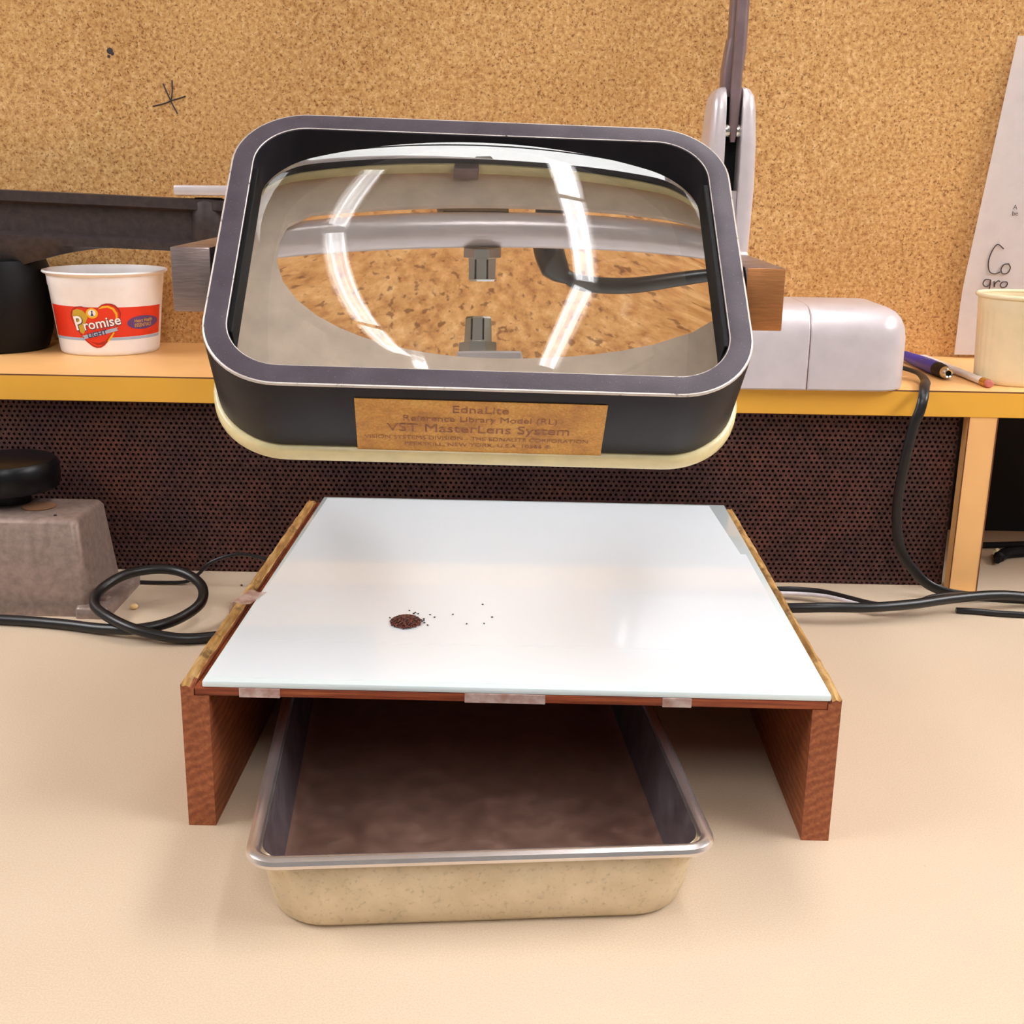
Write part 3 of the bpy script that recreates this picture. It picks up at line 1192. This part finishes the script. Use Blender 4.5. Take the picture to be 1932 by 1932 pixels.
obj('tension_bar', bm, M_LAMPDK, lam, auto=40)
for s in (-1, 1):
    bm = bmesh.new()
    lathe(bm, [(.0062, -.002), (.0066, 0), (.0062, .002)], 20, frame((.1962 + s * .0052, 1.154, ZS + .232), (1, 0, 0)), cap0=True, cap1=True)
    obj('rivet', bm, M_STEEL, lam)
bm = bmesh.new()
tube(bm, [(.368, 1.20, ZS + .012), (.385, 1.195, ZS + .011), (.3985, 1.178, ZS + .008), (.3965, 1.150, ZS + .005), (.3875, 1.124, ZS + .0045), (.3820, 1.108, ZS - .003), (.3785, 1.1035, ZS - .016),
          (.3740, 1.1035, ZS - .032), (.3692, 1.1038, .130), (.3672, 1.104, .0886), (.3735, 1.104, .0516), (.389, 1.104, .0278), (.410, 1.102, .0105), (.445, 1.096, .0045), (.53, 1.085, .004)],
     .005, 12, 8, flat=(.0048, .0021))
pc = obj('power_cord', bm, M_CORD, lam)
pc['label'] = 'flat black power cord hanging over the shelf edge'

# ------------------------------------------------------------------ paper on the wall
pap = thing('paper_sheet', (.60, 1.35, ZS), 'white paper sheet with handwriting pinned against the cork board at the right', 'paper')
bm = bmesh.new()
NU, NV = 14, 18
def paper_pt(u, v):
    # left edge leans away to the right as it rises and bulges a little off the wall
    z = .2032 + v * .335
    xl = .4925 + (max(0, v - .20) ** 1.1) * .0385
    x = xl + u * .215
    y = 1.3555 + BS * x - .010 * (1 - u) * (1 - v) * .6 - .004 * sin(pi * v) * (1 - u)
    return V(x, y, z)
gr = [[bm.verts.new(paper_pt(i / NU, j / NV)) for i in range(NU + 1)] for j in range(NV + 1)]
for j in range(NV):
    for i in range(NU):
        bm.faces.new((gr[j][i], gr[j][i + 1], gr[j + 1][i + 1], gr[j + 1][i]))
geo = bmesh.ops.solidify(bm, geom=bm.faces[:], thickness=.0003)
obj('sheet', bm, M_PAPER, pap)
pfx = lambda x, z, dy=.0012: V(x, paper_pt(max(0, (x - .4925 - (max(0, (z - .2032) / .335 - .20) ** 1.1) * .0385) / .215), (z - .2032) / .335).y - dy, z)
bm = bmesh.new()
def stroke_(pts, r=.0006):
    stroke([(x - .0050, z + (.0050 if z > .28 else .0105)) for x, z in pts], r)
def stroke(pts, r=.0006):
    tube(bm, [pfx(x, z) for x, z in pts], r, 6, 6)
stroke_([(.5375, .3150), (.5300, .3195), (.5245, .3110), (.5225, .3000), (.5250, .2905), (.5310, .2880), (.5370, .2900)])                     # C
stroke_([(.5455, .2990), (.5400, .2980), (.5375, .2930), (.5395, .2885), (.5450, .2890), (.5475, .2945), (.5450, .2990)])                     # o
stroke_([(.5270, .2760), (.5215, .2760), (.5195, .2715), (.5225, .2685), (.5265, .2705), (.5275, .2760), (.5272, .2660), (.5245, .2610), (.5195, .2600)])   # g
stroke_([(.5315, .2745), (.5325, .2680), (.5330, .2720), (.5360, .2750), (.5380, .2740)])                                                  # r
stroke_([(.5450, .2740), (.5405, .2735), (.5390, .2700), (.5415, .2675), (.5455, .2690), (.5465, .2725), (.5450, .2740)])                     # o
obj('handwriting', bm, M_PENINK, pap)
bm = bmesh.new()
for s_, x, z in (('A', .5395, .3640), ('be', .5402, .3575)):
    text_mesh(s_, .0070, (lambda x, z: (lambda p: pfx(x + p.x, z + p.y)))(x, z), bm)
obj('printed_text', bm, M_PENINK, pap, smooth=False)

# ------------------------------------------------------------------ paper cup
CC = V(.4955, 1.1850, ZS)
cup = thing('paper_cup', CC, 'cream ribbed paper cup standing on the right end of the shelf', 'cup')
bm = bmesh.new()
prof = [(.0350, 0), (.0366, .0015), (.0372, .006), (.0402, .070), (.0412, .0715), (.0414, .0840)]
nn_ = 96
loops = []
for r, z in prof:
    rib = .00045 if .004 < z < .0705 else 0
    loops.append([((r + rib * cos(2 * pi * i / nn_ * 32)) * cos(2 * pi * i / nn_), (r + rib * cos(2 * pi * i / nn_ * 32)) * sin(2 * pi * i / nn_), z) for i in range(nn_)])
for r, z in ((.0405, .0840), (.0392, .070), (.0362, .006), (.033, .0035)):
    loops.append([(r * cos(2 * pi * i / nn_), r * sin(2 * pi * i / nn_), z) for i in range(nn_)])
loft(bm, loops, cap0=True, cap1=True, T=at(CC))
obj('cup_body', bm, M_CUP, cup, auto=60)
bm = bmesh.new()
loft(bm, [[((.0424 + .0021 * cos(a)) * cos(2 * pi * i / 64), (.0424 + .0021 * cos(a)) * sin(2 * pi * i / 64), .0850 + .0021 * sin(a)) for i in range(64)]
          for a in [2 * pi * k / 10 for k in range(10)]], ring=True, T=at(CC))
obj('rolled_lip', bm, M_CUP, cup)

# ------------------------------------------------------------------ pen and pencil
p0, p1 = V(.4300, 1.1832, ZS + .0074), V(.4272, 1.3150, ZS + .0062)
pen = thing('pen', (p0 + p1) / 2 - V(0, 0, .0068), 'fat blue pen with a silver collar lying on the shelf beside the lamp', 'pen')
d = (p1 - p0).normalized()
PT = frame(p0, d)
M_BLUE = plain('glossy_navy_blue', (22, 34, 168), .38, vary=.1)
bm = bmesh.new()
lathe(bm, [(.0058, .009), (.0068, .018), (.0072, .040), (.0068, .075), (.0058, .105), (.0050, .130)], 24, PT, cap0=True, cap1=True)
obj('pen_barrel', bm, M_BLUE, pen)
bm = bmesh.new()
lathe(bm, [(.0063, .0085), (.0070, .0172), (.0073, .026), (.00735, .030), (.0071, .030), (.0066, .0172)], 24, PT, cap0=True, cap1=True)
obj('pen_grip', bm, M_BLACK, pen)
bm = bmesh.new()
lathe(bm, [(.0028, .004), (.0028, -.0002), (.0042, -.0010), (.0054, .0005), (.0060, .004), (.0060, .009)], 24, PT, cap1=True, mats=None)
obj('metal_collar', bm, M_STEEL, pen)
bm = bmesh.new()
lathe(bm, [(.0028, .0035), (.0001, .0035)], 20, PT)
obj('collar_bore', bm, M_BLACK, pen)
upv = Vector((-.35, -.25, .9)).normalized()
bm = bmesh.new()
def pen_text(p, a0):
    # along the barrel: local x runs from far to near
    zz = .055 - p[0]
    r = .00732
    a = a0 + p[1] / r
    return PT((r * cos(a), r * sin(a), zz))
for k, (l_, w_) in enumerate(((.014, .0022), (.018, .0008), (.016, .0008))):
    a0 = .55 - k * .42
    n_ = 8
    for i in range(n_ - 1):
        q = []
        for (xx, yy) in ((-l_ / 2 + l_ * i / n_, -w_ / 2), (-l_ / 2 + l_ * (i + .7) / n_, -w_ / 2), (-l_ / 2 + l_ * (i + .7) / n_, w_ / 2), (-l_ / 2 + l_ * i / n_, w_ / 2)):
            q.append(bm.verts.new(pen_text((xx, yy), a0)))
        bm.faces.new(q)
obj('pen_print', bm, M_BLUEBAND, pen, smooth=False)

q0, q1 = V(.4562, 1.1420, ZS + .0040), V(.4478, 1.3300, ZS + .0040)
pcl = thing('pencil', (q0 + q1) / 2 - V(0, 0, .004), 'white pencil with brass ferrule and pink eraser lying beside the blue pen', 'pencil')
QT = frame(q0, q1 - q0)
bm = bmesh.new()
lathe(bm, [(.0038, .0165), (.0038, .170), (.0012, .186)], 12, QT, cap0=True, cap1=True)
obj('pencil_shaft', bm, plain('white_lacquer', (244, 240, 240), .3, vary=.01), pcl)
bm = bmesh.new()
lathe(bm, [(.0041, .0050), (.0042, .0062), (.0039, .0074), (.0042, .0088), (.0042, .0120), (.0039, .0132), (.0042, .0146), (.0041, .0172)], 20, QT, cap0=True, cap1=True)
obj('ferrule', bm, plain('brass', (226, 178, 88), .25, .9, vary=.05), pcl)
bm = bmesh.new()
lathe(bm, [(.0026, 0), (.0036, .0008), (.0039, .0025), (.0039, .0060)], 20, QT, cap0=True, cap1=True)
obj('eraser', bm, plain('pink_rubber', (196, 116, 108), .8), pcl)
bm = bmesh.new()
def pencil_text(p):
    a = 1.02 + p[1] / .0039
    return QT((.00386 * cos(a), .00386 * sin(a), .045 - p[0]))
text_mesh('ge District', .0042, pencil_text, bm, sx=1.1)
obj('pencil_print', bm, M_NAVY, pcl, smooth=False)

# ------------------------------------------------------------------ grey cast block and knob at the left
blk = thing('cast_metal_block', (-.43, 1.06, 0), 'grey cast metal block with a round plugged hole in its top on the counter', 'equipment')
bm = bmesh.new()
def blkrect(xr, yf, yb, z, r):
    xl = -.52
    return [(x, y, z) for x, y in rrect((xr - xl) / 2, (yb - yf) / 2, r, 6, (xr + xl) / 2, (yb + yf) / 2)]
loft(bm, [blkrect(-.3790, 1.0130, 1.1060, .0, .006), blkrect(-.3795, 1.0140, 1.1050, .012, .006), blkrect(-.3860, 1.0205, 1.0970, .0840, .007), blkrect(-.3885, 1.0230, 1.0945, .0876, .007),
          blkrect(-.3930, 1.0275, 1.0900, .0886, .005)], cap0=True, cap1=True)
obj('block_body', bm, M_CAST, blk, auto=50)
bm = bmesh.new()
lathe(bm, [(.0150, .0005), (.0155, .0011), (.0140, .0008), (.0135, .0003)], 32, at((-.4350, 1.062, .0880)), cap0=True, cap1=True)
lathe(bm, [(.0148, .0013), (.0001, .0011)], 32, at((-.4350, 1.062, .0880)))
hl = obj('socket_hole', bm, plain('brown_cork_plug', (136, 96, 66), .8), blk)
hl['label'] = 'round brown plugged hole'
bm = bmesh.new()
lathe(bm, [(.0016, 0), (.0012, .0008)], 12, at((-.4100, 1.034, .0886)), cap1=True)
obj('set_screw', bm, M_BLACK, blk)
bm = bmesh.new()
loft(bm, [[(x, y, z) for x, y in rrect(.0150 - ins, .050 - ins, .004, 5, -.3755, 1.0575)] for ins, z in ((0, 0), (0, .0085), (.0015, .0105), (.004, .011))], cap0=True, cap1=True)
obj('foot', bm, M_CAST, blk, auto=50)
bm = bmesh.new()
lathe(bm, [(.0055, 0), (.0055, .003), (.003, .0042)], 6, at((-.3700, 1.030, .0108)), cap0=True, cap1=True)
obj('foot_bolt', bm, M_CAST, blk, auto=25)
kn = thing('black_knob', (-.468, 1.090, .0886), 'shiny black round knob standing on the grey cast block under the shelf', 'knob')
bm = bmesh.new()
lathe(bm, [(.018, 0), (.018, .0105), (.034, .0115), (.0430, .0140), (.0455, .0185), (.0455, .0355), (.0420, .0405), (.030, .0425)], 40, at((-.4680, 1.0795, .0886)), cap0=True, cap1=True)
obj('knob_body', bm, plain('glossy_black', (6, 7, 11), .35, Specular_IOR_Level=.3), kn)

# pale bean and crumb on the counter
bm = bmesh.new()
bmesh.ops.create_uvsphere(bm, u_segments=14, v_segments=10, radius=.0034)
bmesh.ops.scale(bm, vec=(1.1, .9, .85), verts=bm.verts)
bmesh.ops.translate(bm, vec=(-.3455, 1.0345, .0029), verts=bm.verts)
tag(obj('dry_pea', bm, plain('pale_pea', (222, 186, 130), .55)), 'tiny cream coloured pea on the counter beside the foot of the cast block', 'pea')
bm = bmesh.new()
bmesh.ops.create_icosphere(bm, subdivisions=1, radius=.0012)
bmesh.ops.translate(bm, vec=(-.2620, 1.1030, .0010), verts=bm.verts)
tag(obj('crumb', bm, plain('brown_crumb', (92, 52, 34), .8)), 'tiny brown crumb on the counter below the perforated panel', 'crumb')

# ------------------------------------------------------------------ cords on the counter
bm = bmesh.new()
R_ = .0046
lp = [(-1.3, 1.02, .0048), (-.9, 1.01, .0048), (-.62, .999, .0048), (-.52, .995, .0048), (-.44, .990, .0048), (-.392, .982, .0050), (-.352, .970, .0060), (-.318, .962, .0095), (-.290, .972, .014), (-.2745, .998, .0200), (-.2800, 1.026, .027),
      (-.302, 1.046, .0325), (-.328, 1.050, .0340), (-.354, 1.040, .0310), (-.3690, 1.018, .0240), (-.3660, .993, .0190), (-.346, .970, .0165), (-.318, .954, .0120), (-.285, .951, .0062), (-.258, .957, .0048),
      (-.235, .972, .0048), (-.2190, 1.005, .0048), (-.2150, 1.05, .0048), (-.2140, 1.09, .0048)]
tube(bm, lp, R_, 14, 10)
tag(obj('looped_cord', bm, M_CORD), 'thick black cord looped once on the counter left of the wooden stand', 'cord')
bm = bmesh.new()
tube(bm, [(-.372, 1.105, .0022), (-.345, 1.103, .0024), (-.3163, 1.1035, .0035), (-.303, 1.1035, .012), (-.2895, 1.1032, .0243), (-.2634, 1.1029, .0325), (-.2379, 1.1026, .0282), (-.222, 1.101, .018), (-.209, 1.100, .0060), (-.203, 1.10, .0022)],
     .0017, 10, 8)
tag(obj('thin_wire', bm, M_CORD), 'thin dark wire arching up behind the left corner of the wooden stand', 'wire')
bm = bmesh.new()
tube(bm, [(.218, 1.090, .0052), (.219, 1.065, .006), (.226, 1.046, .009), (.248, 1.0335, .012), (.287, 1.026, .016), (.327, 1.028, .016), (.3688, 1.0385, .016), (.4135, 1.055, .0165), (.462, 1.0705, .015), (.52, 1.083, .008), (.62, 1.095, .0052), (1.2, 1.10, .0052)], .0046, 14, 10)
tag(obj('thick_cord', bm, M_CORD), 'thick black cord lying on the counter from the stand towards the right', 'cord')
bm = bmesh.new()
tube(bm, [(.215, 1.104, .0035), (.232, 1.0985, .006), (.262, 1.094, .0095), (.282, 1.091, .0100), (.3016, 1.0830, .0105), (.3333, 1.056, .0105), (.352, 1.0500, .0105), (.374, 1.054, .0105), (.4008, 1.0745, .0110), (.435, 1.086, .010), (.4709, 1.0935, .008), (.56, 1.11, .003)], .0024, 10, 8)
tc = thing('twin_cord', (.30, 1.08, 0), 'thinner two tone cord crossing over the thick cord on the counter at right', 'cord')
obj('black_wire', bm, M_CORD, tc)
bm = bmesh.new()
tube(bm, [(.216, 1.0965, .0020), (.232, 1.0935, .0045), (.262, 1.0895, .0066), (.282, 1.0865, .0070), (.3016, 1.0785, .0078), (.325, 1.0585, .008), (.345, 1.047, .0062)], .0019, 10, 8)
obj('white_wire', bm, plain('white_wire_jacket', (206, 200, 206), .35), tc)
bm = bmesh.new()
tube(bm, [(.418, 1.060, .0030), (.436, 1.0575, .0030), (.462, 1.0520, .0030), (.52, 1.048, .0030), (.62, 1.05, .0030), (1.2, 1.06, .0030)], .0028, 10, 8)
tag(obj('short_cord', bm, M_CORD), 'thin black cord lying in front of the thick cord near the shelf leg', 'cord')
# odds and ends in the open bay
bay = thing('plug_lead', (.525, 1.225, 0), 'dark plug with a pale tip lying in the open bay under the shelf', 'plug')
bm = bmesh.new()
tube(bm, [(.512, 1.205, .0062), (.522, 1.222, .0062), (.540, 1.236, .0062), (.60, 1.25, .006)], [.0035] * 6 + [.006] * 30, 10, 8)
obj('plug_body', bm, M_BLACK, bay)
bm = bmesh.new()
lathe(bm, [(.0030, 0), (.0034, .006), (.002, .010)], 12, frame((.5165, 1.2230, .0090), (.5, .8, .1)), cap0=True, cap1=True)
obj('plug_tip', bm, M_CREAM, bay)
bm = bmesh.new()
tube(bm, [(.505, 1.262, .004), (.515, 1.266, .0045), (.54, 1.27, .004), (.60, 1.28, .004)], .0032, 10, 8)
obj('plug_wire', bm, M_BLACK, bay)

# ------------------------------------------------------------------ seeds
GZ = .09642
SEED = plain('dark_red_brown_seed', (100, 52, 42), .35, vary=.35, scale=900)
SEED2 = plain('black_brown_seed', (46, 30, 26), .35, vary=.3, scale=900)
SEED3 = plain('amber_brown_seed', (132, 70, 40), .35, vary=.3, scale=900)


def seed_mesh(mat, nm):
    b = bmesh.new()
    bmesh.ops.create_icosphere(b, subdivisions=1, radius=1)
    for v in b.verts:
        x = v.co.x
        v.co = Vector((x * .00098, v.co.y * .00060 * (1 - .18 * x), v.co.z * .00048))
    me_ = bpy.data.meshes.new(nm)
    b.to_mesh(me_)
    b.free()
    me_.materials.append(mat)
    for p in me_.polygons:
        p.use_smooth = True
    return me_


smesh = [seed_mesh(SEED, 'seed'), seed_mesh(SEED2, 'seed'), seed_mesh(SEED3, 'seed')]
rs = random.Random(21)


def seed(x, y, z, label, group, tilt=0.3, which=None):
    o_ = bpy.data.objects.new('seed', smesh[which if which is not None else (0 if rs.random() < .68 else 1 if rs.random() < .6 else 2)])
    o_.location = (x, y, z)
    o_.rotation_euler = (rs.uniform(-tilt, tilt), rs.uniform(-tilt, tilt), rs.uniform(0, 2 * pi))
    tag(o_, label, 'seed', group)
    COL.objects.link(o_)
    return o_


HC, HA, HB, HH = V(-.0707, .7612, 0), .0104, .0118, .0036
dome = lambda u, v: HH * max(0, 1 - (u * u + v * v)) ** .75
# the inner layers nobody can count
mb = bmesh.new()
for _ in range(520):
    a, r = rs.uniform(0, 2 * pi), sqrt(rs.random()) * .93
    u, v = r * cos(a), r * sin(a)
    zt = dome(u, v)
    z = rs.uniform(0, max(.0002, zt - .0006))
    M = Matrix.Translation((HC.x + u * HA, HC.y + v * HB, GZ + .0006 + z)) @ Matrix.Rotation(rs.uniform(0, 6.28), 4, 'Z') @ Matrix.Rotation(rs.uniform(-.5, .5), 4, 'Y')
    mp = [mb.verts.new(M @ vv.co) for vv in smesh[0].vertices]
    for p in smesh[0].polygons:
        f = mb.faces.new([mp[i] for i in p.vertices])
tag(obj('seed_heap', mb, SEED), 'dark brown seeds packed inside the little heap on the white glass', 'seeds', kind='stuff')
for k in range(285):
    r = sqrt((k + .5) / 285)
    a = k * 2.39996 + rs.uniform(-.2, .2)
    u, v = r * cos(a), r * sin(a)
    seed(HC.x + u * HA * 1.03 + rs.uniform(-.0003, .0003), HC.y + v * HB * 1.03, GZ + .0005 + dome(u, v), 'small dark brown seed in the heap on the white glass', 'seeds heaped on the white glass', .45)
near = [(-.0702, .7842), (-.0658, .7803), (-.0636, .778), (-.0823, .7695), (-.059, .7682), (-.0581, .7612), (-.0556, .7567), (-.0588, .7655), (-.0598, .7640), (-.0668, .7785)]
for x, y in near:
    seed(x, y, GZ + .0005, 'small dark seed strayed just outside the edge of the heap', 'seeds strayed around the heap', .05, 1)
far = [(-.0553, .7765, 'tiny stray dark seed, upper of two just right of the heap'), (-.0519, .7719, 'tiny stray dark seed, lower of two just right of the heap'),
       (-.0397, .7779, 'single stray dark seed midway between the heap and the far seeds'), (-.0294, .7604, 'stray dark seed, left one of the two nearest the front edge'),
       (-.0177, .7614, 'stray dark seed, right one of the two nearest the front edge'), (-.0125, .7739, 'stray dark seed farthest right from the heap'),
       (-.0197, .7988, 'stray dark seed farthest back on the white glass')]
for x, y, lb in far:
    seed(x, y, GZ + .0005, lb, 'seeds strayed far from the heap', .05, 1)
